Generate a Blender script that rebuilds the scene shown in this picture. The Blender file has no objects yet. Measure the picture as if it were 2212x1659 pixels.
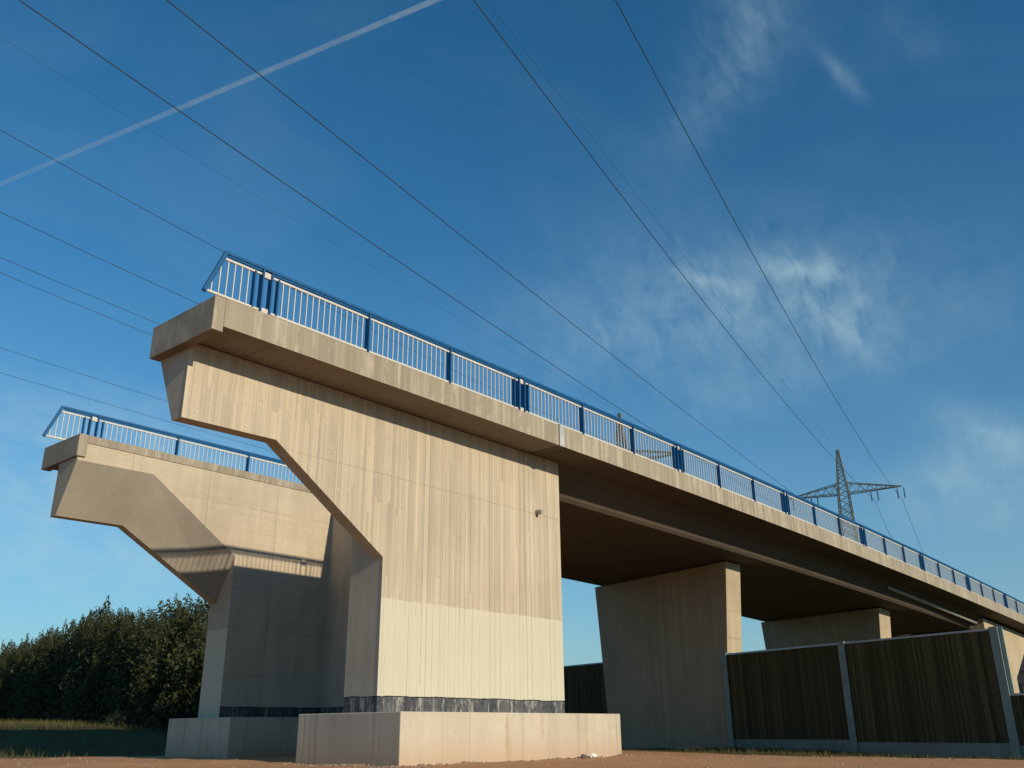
import bpy, bmesh, math, random
from mathutils import Vector, Matrix
random.seed(7)
scene = bpy.context.scene
C = scene.collection
S = 0.42                      # survey unit -> metres
def P(u, v, z): return Vector((u * S, v * S, (z + 1.6) * S))   # u along the bridge, v across it, z above the eye

# ------------------------------------------------------------------ camera
cam_d = bpy.data.cameras.new('camera'); cam = bpy.data.objects.new('camera', cam_d); C.objects.link(cam)
cam_d.sensor_width = 36; cam_d.lens = 36 * 1968.9 / 2212; cam_d.clip_start = 0.1; cam_d.clip_end = 90000
R0 = ((0.648611, -0.761076, -0.008224), (0.264653, 0.235649, -0.935109), (0.713626, 0.604345, 0.354266))
m = Matrix.Identity(4)
for i in range(3):
    m[i][0] = R0[0][i]; m[i][1] = -R0[1][i]; m[i][2] = -R0[2][i]
m.translation = P(0, 0, 0)
cam.matrix_world = m
scene.camera = cam

# ------------------------------------------------------------------ light and exposure
scene.view_settings.view_transform = 'Standard'; scene.view_settings.look = 'None'
scene.view_settings.exposure = 0.0; scene.view_settings.gamma = 1.0
sun_travel = Vector((0.072, 1.0, -0.368)).normalized()
SUN_EL = math.asin(-sun_travel.z)
sl = bpy.data.lights.new('sun', 'SUN'); sl.energy = 4.5; sl.angle = math.radians(0.53); sl.color = (1.0, 0.86, 0.635)
sun = bpy.data.objects.new('sun', sl); C.objects.link(sun)
sun.rotation_euler = sun_travel.to_track_quat('-Z', 'Y').to_euler(); sun.location = (0, 0, 60)

def px_dir(x, y):             # direction of a photo point (2212 wide copy)
    d = [(x - 1106) / 1968.9, (y - 829.5) / 1968.9, 1.0]
    return Vector([sum(R0[k][i] * d[k] for k in range(3)) for i in range(3)]).normalized()

world = bpy.data.worlds.new('World'); scene.world = world; world.use_nodes = True
wt = world.node_tree; wt.nodes.clear()
def WN(t, **k):
    n = wt.nodes.new(t)
    for a, b in k.items(): setattr(n, a, b)
    return n
def wl(a, b): wt.links.new(a, b)
def wmath(op, a, b=None, clamp=False):
    n = WN('ShaderNodeMath', operation=op, use_clamp=clamp)
    for i, x in enumerate((a, b)):
        if x is None: continue
        if isinstance(x, (int, float)): n.inputs[i].default_value = x
        else: wl(x, n.inputs[i])
    return n.outputs[0]
w_out = WN('ShaderNodeOutputWorld'); w_bg = WN('ShaderNodeBackground'); w_bg.inputs[1].default_value = 0.14
sky = WN('ShaderNodeTexSky', sky_type='NISHITA', sun_disc=False, sun_elevation=SUN_EL,
         sun_rotation=math.atan2(-sun_travel.x, -sun_travel.y), altitude=200, air_density=1.0, dust_density=0.25, ozone_density=3.5)
w_tc = WN('ShaderNodeTexCoord'); w_dir = w_tc.outputs['Generated']
def wdot(vec):
    n = WN('ShaderNodeVectorMath', operation='DOT_PRODUCT'); wl(w_dir, n.inputs[0]); n.inputs[1].default_value = vec
    return n.outputs['Value']
# cirrus: soft streaks, each given by its direction in the sky, its run and its two half widths, torn by noise
w_map = WN('ShaderNodeMapping'); wl(w_dir, w_map.inputs[0]); w_map.inputs['Scale'].default_value = (1, 1, 2.0)
w_n1 = WN('ShaderNodeTexNoise'); w_n1.inputs['Scale'].default_value = 9; w_n1.inputs['Detail'].default_value = 9; w_n1.inputs['Roughness'].default_value = 0.62; w_n1.inputs['Distortion'].default_value = 0.3
wl(w_map.outputs[0], w_n1.inputs['Vector'])
w_n2 = WN('ShaderNodeTexNoise'); w_n2.inputs['Scale'].default_value = 3.1; w_n2.inputs['Detail'].default_value = 6; w_n2.inputs['Distortion'].default_value = 1.2
wl(w_map.outputs[0], w_n2.inputs['Vector'])
w_map3 = WN('ShaderNodeMapping'); wl(w_dir, w_map3.inputs[0]); w_map3.inputs['Rotation'].default_value = (0.5, 0.35, 0.7); w_map3.inputs['Scale'].default_value = (1.0, 5.0, 3.0)
w_n3 = WN('ShaderNodeTexNoise'); w_n3.inputs['Scale'].default_value = 11; w_n3.inputs['Detail'].default_value = 8; w_n3.inputs['Roughness'].default_value = 0.6; w_n3.inputs['Distortion'].default_value = 0.5
wl(w_map3.outputs[0], w_n3.inputs['Vector'])
t1 = wmath('MULTIPLY', wmath('SUBTRACT', w_n1.outputs[0], 0.36), 3.4, True); t3 = wmath('MULTIPLY', wmath('SUBTRACT', w_n3.outputs[0], 0.34), 3.2, True)
tear = wmath('ADD', wmath('MULTIPLY', t1, 0.55), wmath('MULTIPLY', t3, 0.6))
# x, y, end x, end y of the streak's axis; half width px; opacity
WISPS = [(1790, 130, 1845, 190, 13, .30), (1560, 160, 1665, 0, 75, .30), (1440, 330, 1580, 190, 60, .14), (1900, 20, 2010, 110, 40, .12),
         (1670, 575, 1815, 590, 20, .34), (1740, 600, 1880, 720, 55, .36), (1830, 720, 1875, 770, 16, .36), (1500, 600, 1620, 632, 13, .34),
         (1380, 640, 1900, 640, 130, .34), (1500, 880, 1720, 830, 50, .22), (1980, 1060, 2212, 980, 55, .36), (2040, 905, 2212, 960, 40, .32),
         (1150, 760, 1500, 700, 90, .2), (-100, 900, 420, 960, 80, .42), (-200, 1220, 500, 1150, 130, .50), (-100, 1060, 300, 1010, 50, .45), (2100, 1120, 2400, 1090, 60, .25)]
cloud = None
for (xa, ya, xb, yb, hw, op) in WISPS:
    a, b = px_dir(xa, ya), px_dir(xb, yb); c = ((a + b) / 2).normalized()
    e1 = (b - a); L = e1.length * 0.75; e1.normalize(); e2 = c.cross(e1).normalized()
    off = wmath('SUBTRACT', wdot(e1), c.dot(e1)); off2 = wdot(e2)
    q = wmath('ADD', wmath('POWER', wmath('ABSOLUTE', wmath('DIVIDE', off, L)), 2.0), wmath('POWER', wmath('ABSOLUTE', wmath('DIVIDE', off2, hw / 1968.9 * 1.1)), 2.0))
    g = wmath('MULTIPLY', wmath('EXPONENT', wmath('MULTIPLY', q, -1.0)), op * 0.62)
    g = wmath('MULTIPLY', g, wmath('GREATER_THAN', wdot(c), 0.0))
    cloud = g if cloud is None else wmath('ADD', cloud, g)
veil = wmath('MULTIPLY', wmath('MULTIPLY', wmath('SUBTRACT', w_n2.outputs[0], 0.47, True), 0.16), 1.0)
cloud = wmath('ADD', wmath('MULTIPLY', cloud, wmath('ADD', wmath('MULTIPLY', tear, 1.15), 0.12)), veil, True)
w_mix = WN('ShaderNodeMix', data_type='RGBA'); wl(cloud, w_mix.inputs['Factor'])
tintn = WN('ShaderNodeMix', data_type='RGBA', blend_type='MULTIPLY'); tintn.inputs['Factor'].default_value = 1.0; wl(sky.outputs[0], tintn.inputs[6]); tintn.inputs[7].default_value = (0.20, 0.71, 0.85, 1)
hz_n = WN('ShaderNodeMix', data_type='RGBA'); zabs = wmath('MAXIMUM', wdot((0, 0, 1)), 0.0)
wl(wmath('MULTIPLY', wmath('EXPONENT', wmath('MULTIPLY', zabs, -6.5)), 0.90), hz_n.inputs['Factor']); wl(tintn.outputs[2], hz_n.inputs[6]); hz_n.inputs[7].default_value = (2.9, 3.4, 3.35, 1)
wl(hz_n.outputs[2], w_mix.inputs[6])
w_mix.inputs[7].default_value = (3.2, 4.5, 4.8, 1)
wl(w_mix.outputs[2], w_bg.inputs[0]); wl(w_bg.outputs[0], w_out.inputs[0])

# ------------------------------------------------------------------ material helpers
class Mat:
    def __init__(s, name, rough=0.85, spec=0.25):
        s.m = bpy.data.materials.new(name); s.m.use_nodes = True; s.t = s.m.node_tree
        s.b = s.t.nodes['Principled BSDF']; s.b.inputs['Roughness'].default_value = rough
        s.b.inputs['Specular IOR Level'].default_value = spec
        s.pos = s.n('ShaderNodeNewGeometry').outputs['Position']
    def n(s, t, **k):
        x = s.t.nodes.new(t)
        for a, b in k.items(): setattr(x, a, b)
        return x
    def l(s, a, b): s.t.links.new(a, b)
    def put(s, sock, x):
        if isinstance(x, (int, float)): sock.default_value = x
        elif isinstance(x, (tuple, list)): sock.default_value = tuple(x) + ((1,) if len(x) == 3 and len(sock.default_value) == 4 else ())
        else: s.l(x, sock)
    def math(s, op, a, b=0.0, c=0.0, clamp=False):
        x = s.n('ShaderNodeMath', operation=op, use_clamp=clamp)
        for i, y in enumerate((a, b, c)): s.put(x.inputs[i], y)
        return x.outputs[0]
    def mix(s, f, a, b, blend='MIX'):
        x = s.n('ShaderNodeMix', data_type='RGBA', blend_type=blend)
        s.put(x.inputs['Factor'], f); s.put(x.inputs[6], a); s.put(x.inputs[7], b)
        return x.outputs[2]
    def noise(s, scale, detail=4, rough=0.55, sc=(1, 1, 1), dist=0.0, vec=None):
        mp = s.n('ShaderNodeMapping'); s.l(vec or s.pos, mp.inputs[0]); mp.inputs['Scale'].default_value = sc
        x = s.n('ShaderNodeTexNoise'); s.l(mp.outputs[0], x.inputs['Vector'])
        x.inputs['Scale'].default_value = scale; x.inputs['Detail'].default_value = detail; x.inputs['Roughness'].default_value = rough; x.inputs['Distortion'].default_value = dist
        return x.outputs[0]
    def ramp(s, f, lo, hi, a=0.0, b=1.0):
        x = s.n('ShaderNodeMapRange'); s.put(x.inputs[0], f)
        for i, y in enumerate((lo, hi, a, b)): x.inputs[i + 1].default_value = y
        return x.outputs[0]
    def xyz(s):
        x = s.n('ShaderNodeSeparateXYZ'); s.l(s.pos, x.inputs[0]); return x.outputs
    def white(s, a, seed=0.0):
        c = s.n('ShaderNodeCombineXYZ'); s.put(c.inputs[0], a); c.inputs[1].default_value = seed
        x = s.n('ShaderNodeTexWhiteNoise', noise_dimensions='3D'); s.l(c.outputs[0], x.inputs[0]); return x.outputs[0]
    def color(s, c): s.put(s.b.inputs['Base Color'], c)
    def bump(s, h, strength=0.3, dist=0.02):
        x = s.n('ShaderNodeBump'); x.inputs['Strength'].default_value = strength; x.inputs['Distance'].default_value = dist
        s.l(h, x.inputs['Height']); s.l(x.outputs[0], s.b.inputs['Normal'])

def concrete(name, base=(0.40, 0.36, 0.30), boards=None, bw=0.105, tint=0.35, cream=None, bitumen=None, rust=False, joints=False, streak=0.35, rnd=False, panels=False, soil=None):
    M = Mat(name, 0.9, 0.2); X, Y, Z = M.xyz()
    blot = M.noise(0.55, 5, 0.6); fine = M.noise(14, 5, 0.65); speck = M.noise(90, 2, 0.5)
    run = M.noise(3.2, 5, 0.6, (1, 1, 0.07), 0.2)
    f = M.math('ADD', M.math('MULTIPLY', M.ramp(blot, 0.3, 0.7), 0.45), M.math('MULTIPLY', M.ramp(run, 0.3, 0.7), streak))
    f = M.math('ADD', f, M.math('MULTIPLY', M.ramp(fine, 0.3, 0.7), 0.2))
    dark = tuple(x * 0.70 for x in base); light = tuple(min(0.8, x * 1.16) for x in base)
    col = M.mix(f, dark, light)
    h = M.math('ADD', M.math('MULTIPLY', fine, 0.5), M.math('MULTIPLY', speck, 0.2))
    if rnd:
        oi = M.n('ShaderNodeObjectInfo').outputs['Random']
        area = M.ramp(M.noise(0.28, 3, 0.5), 0.35, 0.62, 0.35, 1.25)
        col = M.mix(M.math('MULTIPLY', M.math('MULTIPLY', oi, area), tint), col, tuple(x * 0.62 for x in (base[0], base[1] * 1.02, base[2] * 1.05)))
        lv = M.math('ADD', Z, M.math('MULTIPLY', M.noise(0.8), 0.03)); pj = M.math('LESS_THAN', M.math('ABSOLUTE', M.math('SUBTRACT', lv, 6.18)), 0.012)
        col = M.mix(M.math('MULTIPLY', pj, 0.4), col, (0.2, 0.17, 0.14))
        warm = M.white(M.math('MULTIPLY', oi, 917.0), 3.0)
        col = M.mix(M.math('MULTIPLY', M.ramp(warm, 0.55, 1.0), 0.4), col, (base[0] * 1.22, base[1] * 1.16, base[2] * 1.05))
    if boards:
        ax = {'x': X, 'y': Y, 'z': Z}[boards]
        k = M.math('DIVIDE', ax, bw); idx = M.math('FLOOR', k); fr = M.math('FRACT', k)
        tone = M.white(idx, 1.7)
        col = M.mix(M.math('MULTIPLY', tone, tint), col, tuple(x * 0.6 for x in base))
        pale = M.white(idx, 9.1) if boards == 'x' else 0.0
        frag = M.ramp(M.noise(2.2, 4, 0.65, (1, 1, 0.6)), 0.42, 0.6)
        col = M.mix(M.math('MULTIPLY', M.math('MULTIPLY', M.ramp(pale, 0.55, 0.75), frag), 0.6), col, (base[0] * 1.45, base[1] * 1.45, base[2] * 1.48))
        edge = M.math('LESS_THAN', M.math('ABSOLUTE', M.math('SUBTRACT', fr, 0.5)), 0.455)
        seam = M.math('MULTIPLY', M.math('SUBTRACT', 1.0, edge), M.math('MULTIPLY', M.white(idx, 4.4), 0.4))
        col = M.mix(seam, col, tuple(x * 0.4 for x in base))
        h = M.math('ADD', h, M.math('ADD', M.math('MULTIPLY', tone, 0.8), M.math('MULTIPLY', edge, 0.5)))
    if panels:
        bx = M.math('FRACT', M.math('DIVIDE', M.math('ADD', X, 0.3), 2.5)); bz = M.math('FRACT', M.math('DIVIDE', M.math('ADD', Z, 0.25), 1.25))
        ln = M.math('MAXIMUM', M.math('LESS_THAN', bx, 0.008), M.math('MULTIPLY', M.math('LESS_THAN', bz, 0.016), M.ramp(M.noise(1.1), 0.4, 0.6)))
        col = M.mix(M.math('MULTIPLY', ln, 0.6), col, tuple(x * 0.35 for x in base))
        pv = M.white(M.math('ADD', M.math('FLOOR', M.math('DIVIDE', M.math('ADD', X, 0.3), 2.5)), M.math('MULTIPLY', M.math('FLOOR', M.math('DIVIDE', M.math('ADD', Z, 0.25), 1.25)), 17.3)), 2.0)
        col = M.mix(M.math('MULTIPLY', pv, 0.22), col, tuple(x * 0.7 for x in base))
        h = M.math('SUBTRACT', h, ln)
    if joints:
        jf = M.math('LESS_THAN', M.math('FRACT', M.math('DIVIDE', X, 2.4)), 0.012)
        col = M.mix(M.math('MULTIPLY', jf, 0.55), col, tuple(x * 0.3 for x in base))
        jv = M.white(M.math('FLOOR', M.math('DIVIDE', X, 2.4)), 6.0)
        col = M.mix(M.math('MULTIPLY', jv, 0.25), col, tuple(x * 0.6 for x in base))
        wet = M.ramp(M.noise(0.7, 6, 0.7, (0.5, 1, 1)), 0.52, 0.68)
        col = M.mix(M.math('MULTIPLY', wet, 0.35), col, tuple(x * 0.45 for x in base))
    wob = M.noise(2.6, 4, 0.6)
    if cream:
        lev = M.math('ADD', Z, M.math('MULTIPLY', M.math('SUBTRACT', wob, 0.5), 0.12))
        mk = M.math('LESS_THAN', lev, cream)
        cc = M.mix(M.math('MULTIPLY', M.ramp(M.noise(1.4, 6, 0.65), 0.35, 0.7), 0.5), (0.52, 0.485, 0.385), (0.475, 0.44, 0.345))
        col = M.mix(mk, col, cc)
    if bitumen:
        n2 = M.noise(1.7, 6, 0.7); lev = M.math('ADD', Z, M.math('MULTIPLY', M.math('SUBTRACT', n2, 0.5), 0.10))
        mk = M.math('LESS_THAN', lev, bitumen)
        spl = M.ramp(M.noise(7, 6, 0.75, (1, 1, 0.25)), 0.53, 0.60)
        bc = M.mix(M.math('MULTIPLY', spl, 0.7), M.mix(M.ramp(M.noise(4, 4, 0.6), 0.4, 0.65), (0.05, 0.055, 0.064), (0.115, 0.12, 0.125)), (0.36, 0.34, 0.31))
        topl = M.math('GREATER_THAN', lev, bitumen - 0.022)
        bc = M.mix(topl, bc, (0.015, 0.015, 0.016))
        col = M.mix(mk, col, bc)
    if rust:
        tr = M.math('MULTIPLY', M.ramp(M.noise(2.3, 3, 0.5, (1, 1, 0.03)), 0.60, 0.70), M.ramp(M.noise(1.3, 5, 0.6), 0.4, 0.6))
        col = M.mix(M.math('MULTIPLY', tr, 0.75), col, (0.30, 0.17, 0.075))
        wt_ = M.math('MULTIPLY', M.ramp(M.noise(5.0, 3, 0.5, (1, 1, 0.015)), 0.60, 0.66), 0.40)
        col = M.mix(wt_, col, (0.16, 0.14, 0.115))
    if soil:
        sp = M.math('MULTIPLY', M.math('SUBTRACT', 1.0, M.ramp(M.math('ADD', Z, M.math('MULTIPLY', M.noise(2.2, 5), -0.35)), -0.15, soil)), 0.55)
        col = M.mix(sp, col, (0.42, 0.27, 0.16))
    M.color(col); M.bump(h, 0.35, 0.012)
    return M.m

def plain(name, col, rough=0.5, var=0.12, scale=6, metal=0.0, spec=0.4):
    M = Mat(name, rough, spec); n = M.noise(scale, 5, 0.6)
    M.color(M.mix(M.ramp(n, 0.3, 0.7), tuple(x * (1 - var) for x in col), tuple(min(1, x * (1 + var)) for x in col)))
    M.b.inputs['Metallic'].default_value = metal
    M.put(M.b.inputs['Roughness'], M.ramp(M.noise(scale * 3, 3), 0.3, 0.7, rough * 0.85, min(1, rough * 1.15)))
    return M.m

MT = {}
MT['strip'] = concrete('board_marked_concrete', (0.47, 0.405, 0.315), cream=3.40, bitumen=1.36, rnd=True, tint=0.50, streak=0.5)
MT['core'] = concrete('shuttered_concrete', (0.45, 0.39, 0.31), bitumen=1.36, streak=0.35)
MT['wing_in'] = concrete('panel_concrete', (0.51, 0.435, 0.33), panels=True, bitumen=1.36, boards='z', bw=0.1, tint=0.10)
MT['band'] = concrete('smooth_shuttered_concrete', (0.32, 0.29, 0.24), streak=0.15)  # smooth grey concrete, darkened further to paint in the shade of the down-facing slope
MT['wing_end'] = concrete('coated_concrete', (0.45, 0.385, 0.295), cream=3.55, bitumen=None)
MT['fascia'] = concrete('fascia_concrete', (0.33, 0.285, 0.22), boards='x', bw=0.1, tint=0.45, streak=0.6)
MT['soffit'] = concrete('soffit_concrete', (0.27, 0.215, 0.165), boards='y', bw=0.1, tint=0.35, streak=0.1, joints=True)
MT['deck'] = concrete('deck_concrete', (0.125, 0.098, 0.074), boards='y', bw=0.12, tint=0.25, streak=0.2, joints=True)  # base colour lowered to paint in the deep shade under the deck
MT['pier'] = concrete('pier_concrete', (0.44, 0.36, 0.25), boards='y', bw=0.1, tint=0.45, streak=0.4)
MT['footing'] = concrete('footing_concrete', (0.52, 0.46, 0.37), rust=True, streak=0.3, soil=0.45)
MT['blue'] = plain('blue_paint', (0.008, 0.082, 0.22), 0.55, 0.14, 9, 0.0, 0.25)
MT['white'] = plain('galvanised_white', (0.54, 0.50, 0.44), 0.5, 0.10, 12)
MT['steel'] = plain('grey_green_steel', (0.22, 0.28, 0.265), 0.5, 0.15, 5)
MT['zinc'] = plain('zinc_cap', (0.42, 0.47, 0.52), 0.4, 0.12, 7, 0.3)
MT['plate'] = plain('joint_plate', (0.46, 0.46, 0.45), 0.45, 0.25, 5, 0.2)
MT['pipe'] = plain('pipe_grey', (0.30, 0.28, 0.25), 0.5, 0.15, 9)
MT['rubber'] = plain('bearing_rubber', (0.05, 0.05, 0.05), 0.8)
MT['lattice'] = plain('lattice_steel', (0.13, 0.155, 0.15), 0.6, 0.15, 2)
MT['insul'] = plain('insulator_glaze', (0.03, 0.035, 0.05), 0.3)
MT['wire'] = plain('conductor_alu', (0.035, 0.037, 0.045), 0.6, 0.1, 1)
MT['asphalt'] = plain('asphalt', (0.05, 0.05, 0.05), 0.9, 0.2, 8)
MT['plug'] = plain('mortar_plug', (0.52, 0.47, 0.39), 0.9)
MT['plinth'] = concrete('plinth_concrete', (0.25, 0.275, 0.25))
MT['paper'] = plain('white_plastic', (0.7, 0.7, 0.68), 0.6)
MT['gravel'] = plain('gravel_stone', (0.26, 0.20, 0.15), 0.9, 0.4, 6)
MT['stone'] = plain('dark_stone', (0.11, 0.10, 0.09), 0.9, 0.3, 20)
MT['brick'] = plain('red_render', (0.42, 0.20, 0.15), 0.9, 0.15, 3)
MT['tile'] = plain('dark_tiles', (0.05, 0.045, 0.045), 0.8, 0.2, 4)
MT['glass'] = plain('window_glass', (0.03, 0.04, 0.05), 0.1)
M = Mat('batten_wood', 0.9, 0.15)
oi = M.white(M.math('FLOOR', M.math('MULTIPLY', M.xyz()[1], 12.45)), 5.0)
M.color(M.mix(M.ramp(M.noise(4, 5, 0.7, (1, 1, 0.1)), 0.3, 0.7), M.mix(M.ramp(oi, .3, 1.), (0.06, 0.045, 0.022), (0.20, 0.15, 0.075)), (0.085, 0.075, 0.035))); MT['batten'] = M.m
M = Mat('bark', 0.95, 0.1); M.color(M.mix(M.noise(9, 5, 0.7, (1, 1, 0.2)), (0.05, 0.038, 0.028), (0.13, 0.10, 0.075))); MT['bark'] = M.m

def leafmat(name, a, b, trans=0.25):
    M = Mat(name, 0.6, 0.3); r = M.n('ShaderNodeObjectInfo').outputs['Random']
    col = M.mix(M.ramp(M.noise(0.9, 4, 0.6), 0.3, 0.7), a, b)
    col = M.mix(M.math('MULTIPLY', r, 0.5), col, (a[0] * 1.25, a[1] * 1.02, a[2] * 0.8))
    M.color(col)
    tr = M.n('ShaderNodeBsdfTranslucent'); M.l(col, tr.inputs[0]); mx = M.n('ShaderNodeMixShader'); mx.inputs[0].default_value = trans
    out = M.t.nodes['Material Output']; M.l(M.b.outputs[0], mx.inputs[1]); M.l(tr.outputs[0], mx.inputs[2]); M.l(mx.outputs[0], out.inputs[0])
    return M.m
MT['leaf'] = leafmat('leaves', (0.026, 0.038, 0.010), (0.055, 0.058, 0.017), 0.15)
MT['weed'] = leafmat('weed_leaves', (0.10, 0.12, 0.045), (0.16, 0.15, 0.07))
MT['straw'] = leafmat('dry_grass', (0.17, 0.15, 0.055), (0.30, 0.24, 0.10))
MT['grass'] = leafmat('grass_blades', (0.085, 0.085, 0.028), (0.15, 0.125, 0.045))

# ------------------------------------------------------------------ mesh helpers
class MB:
    def __init__(s): s.v = []; s.f = []
    def quadbox(s, a, b):                      # a, b: 4 points each (bottom ring / top ring)
        o = len(s.v); s.v += [tuple(p) for p in a] + [tuple(p) for p in b]; n = len(a)
        s.f.append(tuple(range(o + n - 1, o - 1, -1))); s.f.append(tuple(range(o + n, o + 2 * n)))
        for i in range(n): j = (i + 1) % n; s.f.append((o + i, o + j, o + n + j, o + n + i))
        return s
    def box(s, x0, x1, y0, y1, z0, z1):
        return s.quadbox([(x0, y0, z0), (x1, y0, z0), (x1, y1, z0), (x0, y1, z0)], [(x0, y0, z1), (x1, y0, z1), (x1, y1, z1), (x0, y1, z1)])
    def ubox(s, u0, u1, v0, v1, z0, z1):
        a = P(u0, v0, z0); b = P(u1, v1, z1); return s.box(a.x, b.x, a.y, b.y, a.z, b.z)
    def bar(s, a, b, w, h=None, up=(0, 0, 1)):
        a, b = Vector(a), Vector(b); h = h or w; d = (b - a).normalized(); up = Vector(up)
        if abs(d.dot(up)) > 0.99: up = Vector((0, 1, 0))
        x = d.cross(up).normalized() * w / 2; y = x.cross(d).normalized() * h / 2
        return s.quadbox([a - x - y, a + x - y, a + x + y, a - x + y], [b - x - y, b + x - y, b + x + y, b - x + y])
    def tube(s, pts, r, n=8, r2=None):
        o = len(s.v); pts = [Vector(p) for p in pts]; k = len(pts)
        for i, p in enumerate(pts):
            d = (pts[min(i + 1, k - 1)] - pts[max(i - 1, 0)]).normalized()
            up = Vector((0, 0, 1)) if abs(d.z) < 0.9 else Vector((1, 0, 0)); x = d.cross(up).normalized(); y = x.cross(d)
            rr = r if r2 is None else r + (r2 - r) * i / (k - 1)
            for j in range(n):
                t = 2 * math.pi * j / n; s.v.append(tuple(p + x * math.cos(t) * rr + y * math.sin(t) * rr))
        for i in range(k - 1):
            for j in range(n):
                q = (j + 1) % n; s.f.append((o + i * n + j, o + i * n + q, o + (i + 1) * n + q, o + (i + 1) * n + j))
        s.f.append(tuple(o + j for j in range(n - 1, -1, -1))); s.f.append(tuple(o + (k - 1) * n + j for j in range(n)))
        return s
    def loft(s, rings, caps=True):
        o = len(s.v); n = len(rings[0])
        for r in rings: s.v += [tuple(p) for p in r]
        for i in range(len(rings) - 1):
            for j in range(n):
                q = (j + 1) % n; s.f.append((o + i * n + j, o + i * n + q, o + (i + 1) * n + q, o + (i + 1) * n + j))
        if caps: s.f.append(tuple(range(o + n - 1, o - 1, -1))); s.f.append(tuple(o + (len(rings) - 1) * n + j for j in range(n)))
        return s
    def mesh(s, name, mat, smooth=False, fix=True):
        me = bpy.data.meshes.new(name); me.from_pydata(s.v, [], s.f)
        if fix:
            bm = bmesh.new(); bm.from_mesh(me); bmesh.ops.recalc_face_normals(bm, faces=bm.faces); bm.to_mesh(me); bm.free()
        for x in (mat if isinstance(mat, (list, tuple)) else [mat]): me.materials.append(MT[x])
        if smooth:
            for p in me.polygons: p.use_smooth = True
        return me
    def build(s, name, mat, parent=None, smooth=False, fix=True): return link(name, s.mesh(name, mat, smooth, fix), parent)
def link(name, me, parent=None):
    o = bpy.data.objects.new(name, me); C.objects.link(o); o.parent = parent; return o
def tag(o, label=None, cat=None, group=None, kind=None):
    for k, x in (('label', label), ('category', cat), ('group', group), ('kind', kind)):
        if x: o[k] = x
    return o
def thing(name, label, cat, loc=(0, 0, 0), group=None):
    o = bpy.data.objects.new(name, None); C.objects.link(o); o.location = loc; o.empty_display_size = 0.3
    return tag(o, label, cat, group)
def copy_tree(o, parent=None):
    c = o.copy(); C.objects.link(c); c.parent = parent
    for ch in o.children: copy_tree(ch, c)
    return c
def bevel(o, w=0.02, seg=2):
    md = o.modifiers.new('edge', 'BEVEL'); md.width = w; md.segments = seg; md.limit_method = 'ANGLE'; md.angle_limit = math.radians(40)
    return o

def sst(a, b, x):
    t = max(0.0, min(1.0, (x - a) / (b - a))); return t * t * (3 - 2 * t)
def hnoise(x, y):
    return (math.sin(x * 1.7 + 2.1 * math.sin(y * 0.9)) + math.sin(y * 2.3 + 1.7 * math.sin(x * 1.3 + 1)) + 0.6 * math.sin(x * 4.1 + y * 3.3)) / 2.6
def gz(u, v):                 # ground height, survey units
    z = -1.6
    z += 3.0 * sst(66, 142, v - 0.05 * (u - 50)) * (1 - sst(72, 90, u - 0.28 * (v - 42)))
    z += 1.6 * sst(138, 290, v) * (1 - sst(90, 140, u - 0.28 * v))
    z -= 0.65 * sst(50, 74, u) * (1 - sst(20, 46, v)) + 0.28 * sst(56, 76, u) * sst(30, 46, v)
    d = max(0.0, 1 - math.hypot(u - 30, v - 44) / 16)
    z += 0.26 * sst(0, .7, d) * sst(-1, 2, 43 + 0.3 * (u - 24) - v) * sst(36, 26, u) if False else 0
    ridge = math.exp(-((v - 47 + 0.25 * (u - 24)) / 2.6) ** 2) * sst(44, 34, u) * sst(2, 12, u)
    z += 0.20 * ridge
    dd = max(31.18 - u, u - 49.42, 33.41 - v, v - 41.15)
    if dd < 3: z += (0.05 + 0.08 * hnoise(u * 1.1 + 5, v * 1.3)) * sst(3, 0, abs(dd))
    f = max(0.0, 1 - math.hypot(u - 45, v - 50) / 90)
    z += (0.05 * hnoise(u * 0.55, v * 0.55) + 0.05 * hnoise(u * 0.13 + 3, v * 0.13)) * min(1, f * 3)
    return z

# ------------------------------------------------------------------ ground
def axis(lo, hi, step, far):
    a = []; x = lo
    while x < hi: a.append(x); x += step
    a.append(hi); st = step
    while a[-1] < far: st *= 1.35; a.append(a[-1] + st)
    st = step
    while a[0] > -far: st *= 1.35; a.insert(0, a[0] - st)
    return a
US = axis(4, 92, 0.7, 12000); VS = axis(-6, 116, 0.7, 12000)
g = MB()
for v in VS:
    for u in US: g.v.append(tuple(P(u, v, gz(u, v) if abs(u) < 900 and abs(v) < 900 else gz(max(-900, min(900, u)), max(-900, min(900, v))))))
n = len(US)
for j in range(len(VS) - 1):
    for i in range(n - 1): g.f.append((j * n + i, j * n + i + 1, (j + 1) * n + i + 1, (j + 1) * n + i))
M = Mat('ground_soil', 0.95, 0.1); X, Y, Z = M.xyz()
big = M.noise(0.35, 4, 0.6); mid = M.noise(2.5, 5, 0.65); fin = M.noise(28, 4, 0.7)
sand = M.mix(M.ramp(mid, 0.3, 0.7), (0.48, 0.245, 0.125), (0.60, 0.335, 0.175)); sand = M.mix(M.math('MULTIPLY', M.ramp(fin, 0.4, 0.7), 0.4), sand, (0.22, 0.13, 0.085))
grs = M.mix(M.ramp(mid, 0.3, 0.7), (0.075, 0.075, 0.025), (0.16, 0.13, 0.05)); grs = M.mix(M.ramp(fin, 0.35, 0.7), grs, (0.05, 0.05, 0.02))
wv = M.math('MULTIPLY', M.math('SUBTRACT', big, 0.5), 3.0)
lim1 = M.math('ADD', M.math('ADD', Y, M.math('MULTIPLY', X, 0.25)), wv)              # grass to the back left
lim2 = M.math('ADD', M.math('SUBTRACT', M.math('SUBTRACT', X, M.math('MULTIPLY', Y, 0.42)), 0.0), wv)      # grass strip before the barrier
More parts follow.
